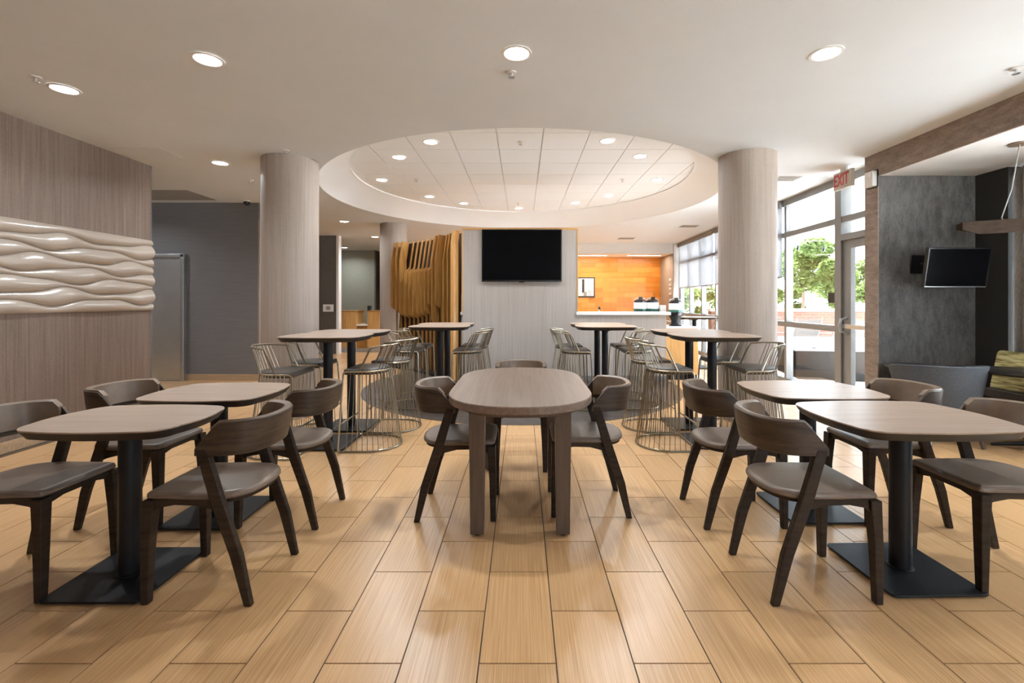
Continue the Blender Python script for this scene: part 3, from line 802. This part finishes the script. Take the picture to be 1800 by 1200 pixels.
# slatted screen
t = thing('slatted_screen', (0, 0, 0), 0, 'curved golden wood screen of vertical fins left of the TV wall', 'screen')
A, B = Vector((-1.10, 7.66)), Vector((-2.53, 9.27)); NF = 16
ch = (B-A).normalized(); nrm = Vector((-ch.y, ch.x))      # points away from viewer-left side
if nrm.x > 0: nrm = -nrm
sm = lambda a, b, x: (lambda q: q*q*(3-2*q))(min(max((x-a)/(b-a), 0), 1))
ZT = 2.485
zs_ = [0, .3, .55, .65] + [.86+.04*k for k in range(40)] + [ZT]
for i in range(NF):
    u = i/(NF-1); c = A + (B-A)*u + nrm*(-.10*math.sin(PI*u))
    kink = [2.30, 2.14, 2.16, 1.98, 2.05, 2.02, 1.96, 1.94, 1.93, 1.93, 1.93, 1.94, 1.96, 2.1, 2.2, 2.1][i]
    zlo = [-1, -1, -1, .60, 1.22, .92, 1.22, 1.10, 1.06, 1.04, 1.02, 1.02, 1.02, 1.04, 1.10, 1.16][i]
    zhi = [9, 9, 9, 9, 9, 9, 1.92, 1.90, 1.90, 1.90, 1.90, 1.91, 1.92, 9, 9, 9][i]
    lo, hi = [(.085, .085), (.040, .040), (.040, .040), (.036, .055)][i] if i < 4 else (.016, .135)
    front = []
    for z in zs_:
        dep = lo + (hi-lo)*sm(zlo-.05, zlo+.05, z)*(1-sm(zhi-.05, zhi+.05, z))
        leanb = -.13*max(0, (z-kink)/(ZT-kink))*(ZT-kink)/.5
        front.append((dep, z, leanb))
    hw = .014 if i else .045
    v = []; f = []
    for dep, z, lb in front:
        fr = c + nrm*(dep+lb*.6); bk = c + nrm*(-.01+lb*.6)
        for p, s in ((fr, -1), (fr, 1), (bk, 1), (bk, -1)): v.append((p.x+ch.x*s*hw, p.y+ch.y*s*hw, z))
    K = len(front)
    for k in range(K-1):
        for j in range(4): f.append((k*4+j, k*4+(j+1) % 4, (k+1)*4+(j+1) % 4, (k+1)*4+j))
    f += [(3, 2, 1, 0), tuple((K-1)*4+j for j in range(4))]
    MB().add(v, f).build('fin', 'oakend' if i == 0 else 'oak', t)
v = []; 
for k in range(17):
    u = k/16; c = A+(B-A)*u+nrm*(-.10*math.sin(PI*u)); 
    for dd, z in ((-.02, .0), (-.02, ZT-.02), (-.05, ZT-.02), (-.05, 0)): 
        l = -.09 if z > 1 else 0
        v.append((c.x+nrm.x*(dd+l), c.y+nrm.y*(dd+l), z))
MB().loft([v[4*k:4*k+4] for k in range(17)]).build('gap_shade_board', 'gapshade', t)  # added dark board, its colour paints the shade in the fin gaps
MB().loft([[(A+(B-A)*k/16+nrm*(-.10*math.sin(PI*k/16)+d)).to_tuple()+(z,) for d, z in ((-.05, 0), (.19, 0), (.19, .035), (-.05, .035))] for k in range(17)]).build('plinth', 'black', t)

# serving area objects
cab = thing('wood_cabinet', (0, 0, 0), 0, 'golden wood cabinet end at the right of the serving wall', 'cabinet')
box(2.395, 2.93, YT+.06, YT+.75, .09, .86).build('body', 'oakend', cab); box(2.40, 2.92, YT+.10, YT+.73, 0, .09).build('kick', 'black', cab)
box(2.385, 2.94, YT+.05, YT+.77, .86, .885).build('worktop', 'quartz', cab)
def airpot(x, y, z, label):
    t = thing('coffee_airpot', (x, y, z), 0, label, 'coffee dispenser', 'coffee airpots on the serving counter')
    MB().lathe([(.105, 0), (.105, .012), (.085, .02), (.070, .05), (.072, .10), (.10, .155), (.108, .18)], 28).build('stand', 'black', t, smooth=True)
    MB().lathe([(.108, .18), (.110, .185), (.110, .235), (.108, .24)], 28).build('lower_body', 'bezel', t, smooth=True)
    MB().lathe([(.109, .24), (.111, .242), (.111, .278), (.109, .28)], 28).build('green_band', 'green', t, smooth=True)
    MB().lathe([(.108, .28), (.110, .282), (.110, .385), (.107, .39)], 28).build('body', 'plastic', t, smooth=True)
    MB().lathe([(.104, .39), (.106, .395), (.105, .42), (.085, .435), (.06, .445)], 28).build('lid', 'bezel', t, smooth=True)
    MB().hexa([(-.035,-.05,.44),(.035,-.05,.44),(.035,.03,.44),(-.035,.03,.44),(-.022,-.02,.49),(.04,-.02,.49),(.04,.03,.485),(-.022,.03,.485)]).build('pump', 'bezel', t, bevel=.004)
    MB().tube([(-.095, 0, .42), (-.09, 0, .46), (.02, .02, .475), (.095, 0, .45), (.098, 0, .42)], .007, 6).build('handle', 'plastic', t, smooth=True)
    box(-.015, .015, -.13, -.09, .19, .25).build('spout', 'bezel', t, bevel=.004)
    return t
a0 = airpot(2.095, YT+.58, .90, 'white and green coffee airpot, leftmost of the three')
dup(a0, (2.325-.04, YT+.58, .90), 0, 'white and green coffee airpot in the middle, beside the white paper stack')
dup(a0, (2.66, YT+.40, .885), 0, 'white and green coffee airpot standing alone on the wood cabinet')
bpy.data.objects['coffee_airpot.001'].location.x = 2.315
tag(MB().loft([ring3(rrect(.055, .05, .01), 0), ring3(rrect(.05, .045, .01), .36)]).build('paper_stack', 'plastic', loc=(2.475, YT+.52, .885)), 'white tapered paper holder right of the coffee airpots', 'paper holder')
f = thing('framed_picture', (1.93, YB-.012, 1.74), 0, 'framed pale photo of white kitchenware on the amber tile wall', 'picture')
box(-.32, .32, -.04, 0, -.31, .31).build('frame', 'blk', f, bevel=.004)
box(-.285, .285, -.043, -.038, -.275, .275).build('print', 'plastic', f)
MB().lathe([(.0001, .003), (.075, .002), (.075, 0)], 20).build('print_cup', 'quartz', f)
pc = [o for o in bpy.data.objects if o.name.startswith('print_cup')][0]; pc.rotation_euler.x = PI/2; pc.location = (-.17, -.043, -.02)
for x, z, h, w_, mt in ((-.04, -.17, .42, .035, 'sling'), (.02, -.275, .14, .05, 'curtain'), (.17, -.275, .2, .06, 'steelf')):
    box(x-w_, x+w_, -.046, -.042, max(z, -.27), min(z+h, .26)).build('print_shape', mt, f)
MB().tube([(.19+.06*math.cos(2*PI*k/20), -.045, -.05+.085*math.sin(2*PI*k/20)) for k in range(20)], .014, 6, closed=True).build('print_ring', 'white', f)
o = thing('faucet', (1.39, YT+.75, .90), 0, 'small chrome faucet tip above the white ledge', 'faucet')
MB().lathe([(.025, 0), (.022, .02), (.015, .03), (.013, .27), (.016, .30)], 14).build('stem', 'steelf', o, smooth=True)
MB().tube([(0, 0, .27), (0, -.03, .31), (0, -.10, .30), (0, -.12, .26)], .012, 8).build('spout', 'bezel', o, smooth=True)
o = thing('tablet_stand', (-1.28, YT+1.35, .9), 0, 'dark panel with a white edge standing left of the TV partition', 'panel')
box(-.16, .10, -.02, .02, 0, .70).build('panel', 'bezel', o); box(.10, .125, -.025, .025, 0, .72).build('edge', 'plastic', o)
wl = thing('side_counter', label='white topped counter behind the slatted screen', cat='counter')
box(-1.5, -.95, YT+1.1, YT+1.6, 0, .86).build('body', 'oak', wl); box(-1.5, -.95, YT+1.1, YT+1.6, .86, .90).build('worktop', 'quartz', wl)

def plate(name, loc, sx, sz, face, label, cat, n=1):
    t = thing(name, loc, 0, label, cat)
    if face == 'y': box(-sx, sx, -.012, 0, -sz, sz).build('cover', 'plastic', t, bevel=.003)
    else: box(0, .012, -sx, sx, -sz, sz).build('cover', 'plastic', t, bevel=.003)
    for k in range(n):
        z = (k-(n-1)/2)*2*sz/n
        if face == 'y': box(-sx*.4, sx*.4, -.017, -.011, z-sz/n*.5, z+sz/n*.5).build('switch', 'curtain', t)
        else: box(.011, .017, -sx*.4, sx*.4, z-sz/n*.5, z+sz/n*.5).build('switch', 'curtain', t)
    return t
def plx(loc, label, n=2):     # on faces looking towards -x
    t = thing('wall_switch', loc, 0, label, 'switch')
    box(-.012, 0, -.10, .10, -.10, .10).build('cover', 'plastic', t, bevel=.003)
    for k in range(n): box(-.018, -.011, -.07+.09*k, -.01+.09*k, -.05, .05).build('switch', 'curtain', t)
plx((XK, 13.30, 1.86), 'upper white switch plate on the tan kitchen side wall')
plx((XK, 13.30, 1.60), 'lower white switch plate on the tan kitchen side wall')
plate('wall_switch', (-4.355, YG+.16, 1.70), .07, .07, 'x', 'upper white switch plate on the corner of the charcoal wall', 'switch', 2)
plate('wall_switch', (-4.355, YG+.16, 1.53), .07, .07, 'x', 'lower white switch plate on the corner of the charcoal wall', 'switch', 2)
plate('thermostat', (-4.82, 11.4, 1.14), .13, .09, 'y', 'white thermostat box on the dark taupe wall end', 'thermostat', 1)
d = thing('dome_camera', (-4.47, YG-.16, ZC), 0, 'small grey dome camera where the charcoal wall meets the ceiling', 'camera')
MB().lathe([(.055, -.02), (.055, 0)], 20).build('mount', 'plastic', d, smooth=True)
MB().lathe([(.002, -.075), (.025, -.07), (.045, -.05), (.05, -.02)], 20).build('dome', 'bezel', d, smooth=True)

# exit sign & alarm strobe
t = thing('exit_sign', (XP+.02, 5.62, 2.80), 0, 'beige EXIT sign with red letters hanging beside the exit door', 'sign')
box(0, .045, -.155, .155, -.105, .105).build('housing', 'signbody', t, bevel=.004)
box(.01, .035, -.05, .05, .105, ZC-2.80).build('mount', 'plastic', t)
fc = bpy.data.curves.new('lettering', 'FONT'); fc.body = 'EXIT'; fc.size = .205; fc.extrude = .002; fc.align_x = 'CENTER'; fc.align_y = 'CENTER'
fo = bpy.data.objects.new('lettering', fc); COL.objects.link(fo); fo.parent = t; fo.location = (-.003, .015, 0); fo.rotation_euler = (PI/2, 0, -PI/2); fo.scale = (.62, 1, 1)
fc.materials.append(M['red']); fc.offset = .002
bpy.context.view_layer.update()
lm = bpy.data.meshes.new_from_object(fo.evaluated_get(bpy.context.evaluated_depsgraph_get())); lm.name = 'lettering'
lo_ = bpy.data.objects.new('lettering', lm); COL.objects.link(lo_); lo_.parent = t; lo_.location = fo.location; lo_.rotation_euler = fo.rotation_euler; lo_.scale = fo.scale
bpy.data.objects.remove(fo); lo_.name = 'lettering'
t = thing('alarm_strobe', (XP, 5.09, 2.665), 0, 'white fire alarm strobe mounted high on the alcove wall end', 'alarm')
box(-.06, 0, -.06, .06, -.085, .085).build('housing', 'plastic', t, bevel=.008); box(-.075, -.058, -.035, .035, .02, .07).build('lens', 'quartz', t, bevel=.004)
box(-.01, .0, -.07, .07, -.095, .095).build('back_box', 'black', t)

# ceiling fittings
def make_downlight(loc, label, group, r=.078):
    t = thing('downlight', loc, 0, label, 'ceiling light', group)
    MB().lathe([(r+.022, -.001), (r+.020, -.007), (r+.004, -.009), (r, -.003)], 28, cap=False).build('trim_ring', 'plastic', t, smooth=True)
    MB().add([(r*math.cos(2*PI*k/28), r*math.sin(2*PI*k/28), -.004) for k in range(28)], [tuple(range(28))[::-1]]).build('diffuser', 'emit', t)
    l = bpy.data.lights.new('downlight_lamp', 'AREA'); l.shape = 'DISK'; l.size = .13; l.energy = LAMP; l.color = (.90, .955, 1); l.spread = math.radians(150)
    lo = bpy.data.objects.new('downlight_lamp', l); COL.objects.link(lo); lo.parent = t; lo.location = (0, 0, -.012)
    return t
LAMP = 8.5
mains = [(-3.512, 3.516, 'recessed ceiling downlight nearest the left wall'), (-2.117, 3.085, 'recessed ceiling downlight above the left dining tables'),
 (-.037, 3.007, 'recessed ceiling downlight above the communal table'), (1.993, 3.007, 'recessed ceiling downlight above the right dining tables'),
 (-3.558, 5.401, 'recessed ceiling downlight left of the left column'), (-3.646, 9.389, 'recessed ceiling downlight between the left column and the far column'),
 (-3.741, 11.642, 'recessed ceiling downlight in front of the reception area'), (-6.4, 6.5, 'added fill downlight in the corridor, unseen behind the left wall'), (-5.428, 14.0, 'recessed ceiling downlight washing the olive wall')]  # corridor downlight is added out of view to brighten the steel door area
l0 = make_downlight((mains[0][0], mains[0][1], ZC), mains[0][2], 'recessed downlights in the main ceiling')
for x, y, lab in mains[1:]: dup(l0, (x, y, ZC), 0, lab)
ups = [(-1.106, 5.537, 'front left'), (-1.65, 6.129, 'upper left'), (-2.232, 7.282, 'leftmost'), (-1.706, 8.433, 'rear left'), (-1.153, 9.023, 'left of the rearmost'),
 (-.071, 9.50, 'rearmost'), (1.035, 8.971, 'right of the rearmost'), (1.571, 8.388, 'rear right'), (2.131, 7.248, 'rightmost'), (1.562, 6.081, 'upper right'), (1.023, 5.497, 'front right')]
for x, y, w_ in ups: dup(l0, (x, y, ZU), 0, w_+' downlight of the ring in the round tiled ceiling', 'downlights in the round ceiling')
def sprinkler(x, y, z, label):
    t = thing('sprinkler', (x, y, z), 0, label, 'sprinkler', 'ceiling sprinkler heads')
    MB().lathe([(.036, -.001), (.034, -.008), (.014, -.012)], 20).build('escutcheon', 'plastic', t, smooth=True)
    MB().lathe([(.008, -.012), (.007, -.035), (.022, -.037), (.022, -.040)], 14).build('head', 'steelf', t, smooth=True)
    return t
sps = [(-3.531, 3.328, ZC, 'sprinkler head nearest the left wall'), (-.077, 3.262, ZC, 'sprinkler head behind the central front downlight'), (3.453, 3.206, ZC, 'sprinkler head near the brown bulkhead'),
 (-3.655, 6.164, ZC, 'sprinkler head in front of the charcoal wall'), (-.021, 5.537, ZU, 'front sprinkler head in the round tiled ceiling'), (-1.673, 7.248, ZU, 'left sprinkler head in the round tiled ceiling'),
 (1.583, 7.248, ZU, 'right sprinkler head in the round tiled ceiling'), (-.078, 9.023, ZU, 'rear sprinkler head in the round tiled ceiling'), (-2.55, 4.95, ZC, 'sprinkler head just in front of the left column')]
p0 = sprinkler(*sps[0])
for x, y, z, lab in sps[1:]: dup(p0, (x, y, z), 0, lab)
def vent(x, y, sx, sy, label):
    t = thing('ceiling_vent', (x, y, ZC), 0, label, 'vent', 'ceiling air vents')
    box(-sx, sx, -sy, sy, -.006, 0).build('frame', 'plastic', t)
    for k in range(5):
        yy = -sy*.8+1.6*sy*k/4; box(-sx*.92, sx*.92, yy-.012, yy+.012, -.012, -.006).build('slat', 'curtain', t)
vent(3.50, 6.08, .16, .12, 'ceiling air vent near the exit sign'); vent(2.70, 11.9, .22, .16, 'ceiling air vent in front of the kitchen soffit'); vent(3.62, 9.96, .2, .14, 'ceiling air vent above the far bar table')
# kitchen strip lamps under the soffit
for k, x in enumerate((-1.8, .2, 2.0, 3.6)):
    t = thing('under_soffit_light', (x, 13.55, 2.665), 0, ['leftmost', 'second', 'third', 'rightmost'][k]+' recessed light strip under the kitchen soffit', 'ceiling light', 'kitchen soffit lights')
    box(-.5, .5, -.04, .04, -.012, 0).build('housing', 'plastic', t); box(-.48, .48, -.03, .03, -.014, -.011).build('diffuser', 'emit', t)
    l = bpy.data.lights.new('strip_lamp', 'AREA'); l.shape = 'RECTANGLE'; l.size = .96; l.size_y = .08; l.energy = 8.5; l.color = (1, .9, .78)
    lo = bpy.data.objects.new('strip_lamp', l); COL.objects.link(lo); lo.parent = t; lo.location = (0, 0, -.02)

# reception desk
t = thing('reception_desk', (0, 0, 0), 0, 'golden wood reception desk in front of the olive wall', 'desk')
for x0, x1, z1 in ((-4.85, -4.25, 1.07), (-3.97, -3.66, 1.07)):
    box(x0, x1, 11.75, 12.3, .12, z1-.03).build('pedestal', 'oakend', t); box(x0-.01, x1+.01, 11.73, 12.32, z1-.03, z1).build('cap', 'oak', t)
    box(x0, x1, 11.74, 12.28, 0, .12).build('kick', 'curtain', t)
box(-4.25, -3.97, 11.78, 12.3, .1, .68).build('front_panel', 'oak', t); box(-4.25, -3.97, 11.74, 12.3, .68, .71).build('counter', 'quartz', t)
box(-4.25, -3.97, 11.77, 12.3, 0, .1).build('kick', 'curtain', t)
t = thing('desk_monitor', (-4.03, 12.1, .71), math.radians(-55), 'black computer monitor on the reception desk', 'monitor')
box(-.13, .13, -.02, .02, .13, .48).build('display', 'bezel', t, bevel=.004); box(-.02, .02, -.01, .02, 0, .2).build('stem', 'black', t); box(-.1, .1, -.08, .08, 0, .012).build('foot', 'black', t)

# alcove furniture
t = thing('lounge_chair', (3.90, 4.32, 0), math.radians(-8), 'blue-grey tweed barrel lounge chair seen from behind in the alcove', 'armchair')
rings = []
for k in range(41):
    a = math.radians(160 + 220*k/40); ex = abs(k-20)/20
    def pt(r, z): return (r*math.cos(a), r*.92*math.sin(a), z)
    ztop = .745-.05*ex**3
    rings.append([pt(.27, .30), pt(.30, .34), pt(.345, .60), pt(.368, ztop-.01), pt(.358, ztop), pt(.335, ztop-.01), pt(.30, .60), pt(.25, .36)])
MB().loft(rings).build('shell', 'bluegrey', t, smooth=True)
MB().lathe([(.20, .30), (.27, .31), (.28, .40), (.26, .43), (.15, .44)], 32).build('seat_cushion', 'bluegrey', t, smooth=True)
for ax, ay in ((-.2, -.2), (.2, -.2), (-.2, .2), (.2, .2)):
    MB().tube([(ax*1.15, ay*1.1, 0), (ax*.9, ay*.9, .32)], [.016, .026], 10).build('leg', 'cleg', t, smooth=True)
def side_table(x, y, z, r, label):
    t = thing('round_side_table', (x, y, 0), 0, label, 'table')
    MB().lathe([(r-.03, z-.028), (r, z-.012), (r, z-.002), (r-.003, z)], 48).build('tabletop', 'tedge', t, smooth=True)
    MB().lathe([(.03, .04), (.03, z-.026)], 20).build('column', 'black', t, smooth=True)
    for k in range(4):
        a = PI/4+PI/2*k; MB().tube([(0, 0, .07), (.24*math.cos(a), .24*math.sin(a), .012)], [.022, .012], 8).build('foot', 'black', t, smooth=True)
side_table(4.05, 4.66, .655, .29, 'dark round table behind the blue-grey lounge chair')
side_table(4.45, 4.02, .70, .34, 'round table at the right frame edge in front of the bench')
t = thing('bench', (0, 0, 0), 0, 'dark upholstered bench along the alcove window', 'bench')
box(4.68, 4.98, 1.6, 4.64, .12, .36).build('base', 'blk', t); box(4.66, 4.98, 1.6, 4.64, .36, .45).build('seat', 'bench', t, bevel=.015)
box(4.82, 4.98, 1.6, 4.64, .45, .60).build('back', 'bench', t, bevel=.015)
MB().loft([[(x, y, z) for x, z in ((4.70, .45), (4.80, .445), (4.87, .80), (4.85, .822), (4.80, .822), (4.775, .80))] for y in (3.2, 4.62)]).build('back_cushion', 'cushion', t, bevel=.02)
bpy.data.objects['back_cushion']['label'] = 'olive gold striped back cushion'
t = thing('pendant_lamp', (4.33, 3.99, 0), 0, 'wooden blade-shaped pendant lamp hanging in the alcove', 'pendant lamp')
MB().lathe([(.075, ZB-.012), (.078, ZB-.004), (.075, ZB+.004)], 28).build('canopy', 'leather', t, smooth=True)
MB().tube([(0, 0, ZB-.01), (-.02, .05, 2.3), (-.055, .10, 2.06), (-.02, .10, 2.02)], .005, 6).build('cable', 'alu', t)
A1, B1 = Vector((-.395, .12, 1.985)), Vector((1.0, -.25, 2.04))
v = []
for k in range(13):
    u = k/12; p = A1.lerp(B1, u); wz = .082*(1-(1-min(u/.10, 1))**2*.6)
    v.append([(p.x, p.y-.012, p.z-wz), (p.x, p.y+.05, p.z-wz*.7), (p.x, p.y+.05, p.z+.022), (p.x, p.y-.012, p.z+.04)])
MB().loft(v).build('blade', 'pend', t, bevel=.004)

# ------------------------------------------------------------------ outside
S(box(4.6, 60, -30, 60, -.25, -.06).build('ground', 'patio'), 'pale patio paving outside'); S(box(-30, 4.6, -30, -3.2, -.25, -.06).build('ground_rear', 'patio'))
pw = thing('garden_wall', (0, 0, 0), 0, 'low red brick garden wall with a pale cap beyond the patio', 'wall')
box(5.2, 24, 12.6, 12.85, -.06, 1.03).build('brickwork', 'brick', pw); box(5.15, 24, 12.55, 12.9, 1.03, 1.10).build('cap', 'cap', pw)
def tree(x, y, z0, z1, r, label, seed, n=2600):
    t = thing('tree', (x, y, -.06), 0, label, 'tree', 'leafy trees beyond the patio'); R = random.Random(seed)
    MB().tube([(0, 0, 0), (.05, 0, z0*.6), (0, .05, z0+.3), (0, 0, (z0+z1)/2)], [.10, .08, .06, .03], 8).build('trunk', 'bark', t, smooth=True)
    mb = MB(); lobes = []
    for k in range(16):
        a = R.uniform(0, 2*PI); q = R.random()**.5*r*.72; z = R.uniform(z0+.25, z1-.4)
        sc = 1-.55*max(0, (z-z0)/(z1-z0)-.35)
        lobes.append((q*sc*math.cos(a), q*sc*math.sin(a), z, R.uniform(.28, .5)*r*.62))
    for k in range(n):
        lx, ly, lz, lr = R.choice(lobes); d = Vector((R.gauss(0, 1), R.gauss(0, 1), R.gauss(0, 1))).normalized()*lr*R.random()**.35
        c = Vector((lx, ly, lz))+Vector((d.x, d.y, d.z*.8)); u = Vector((R.gauss(0, 1), R.gauss(0, 1), R.gauss(0, .5))).normalized(); w = u.cross(Vector((R.gauss(0, 1), R.gauss(0, 1), R.gauss(0, 1)))).normalized()
        L = R.uniform(.05, .10); wd_ = L*.42
        mb.add([c-u*L, c+w*wd_, c+u*L, c-w*wd_], [(0, 1, 2, 3)])
    o = mb.build('crown', 'leaf', t); o['kind'] = 'stuff'
tree(9.95, 16.2, .75, 3.75, 1.85, 'leafy tree filling the pane beside the exit door', 1, 12500)
tree(12.6, 17.6, .9, 3.5, 1.6, 'leafy tree seen through the glass of the exit door', 2, 7000)
tree(16.2, 16.5, .9, 3.9, 1.7, 'leafy tree farthest right beyond the patio', 5, 3500)
tree(8.3, 17.6, .7, 3.1, 1.2, 'leafy tree seen just right of the window column', 8, 5000)
tree(7.0, 18.8, .6, 2.3, 1.2, 'smaller leafy tree seen through the far window', 3, 3500)
t = thing('fire_pit', (0, 0, -.06), 0, 'dark metal covered fire pit table on the patio', 'fire pit')
MB().hexa([(4.75,8.0,0),(6.9,7.6,0),(7.2,9.0,0),(5.05,9.4,0),(4.70,7.9,.52),(6.95,7.5,.52),(7.25,9.1,.66),(5.0,9.5,.66)]).build('body', 'planter', t, bevel=.02)
for k in range(3):
    x = 5.15+.62*k; box(x-.006, x+.006, 7.9-.115*k, 9.2-.115*k, .50, .505).build('seam', 'black', t)
def patio_chair(x, y, rz, label):
    t = thing('patio_chair', (x, y, -.06), rz, label, 'chair', 'sling patio chairs')
    MB().hexa([(-.30,-.02,.42),(.30,-.02,.42),(.30,.0,.42),(-.30,.0,.42),(-.30,-.20,.95),(.30,-.20,.95),(.30,-.18,.95),(-.30,-.18,.95)]).build('back_sling', 'sling', t)
    box(-.30, .30, 0, .5, .40, .42).build('seat_sling', 'sling', t)
    for s in (-1, 1):
        MB().tube([(s*.31, .48, 0), (s*.31, .48, .62), (s*.31, .0, .64)], .014, 6).build('arm_frame', 'hedge', t)
        MB().tube([(s*.31, -.12, 0), (s*.31, 0, .42), (s*.31, -.2, .98)], .014, 6).build('back_frame', 'hedge', t)
    return t
q0 = patio_chair(6.5, 10.6, .1, 'patio chair closest to the exit door behind the fire pit')
dup(q0, (7.35, 10.4, -.06), -.1, 'patio chair at the middle of the patio by the brick wall')
dup(q0, (5.75, 11.0, -.06), .2, 'patio chair seen just right of the window column')
dup(q0, (8.3, 10.2, -.06), -.2, 'patio chair seen through the exit door')
t = thing('string_lights', (0, 0, 0), 0, 'string of small bulbs hanging outside above the patio', 'string lights')
pts = [(4.6, 9.2, 2.80), (5.35, 8.9, 2.50), (5.9, 8.6, 2.46), (6.5, 8.3, 2.55), (7.2, 8.0, 2.75), (8.2, 7.6, 3.1)]
cp = catmull(pts, 6, False); MB().tube(cp, .003, 5).build('cord', 'black', t)
for k in range(2, len(cp)-1, 4):
    x, y, z = cp[k]
    MB().tube([(x, y, z), (x, y, z-.10)], .003, 5).build('drop', 'black', t)
    MB().lathe([(.012, -.10), (.016, -.12), (.026, -.16), (.022, -.19), (.006, -.205)], 10, (x, y, z)).build('bulb', 'bezel', t, smooth=True)
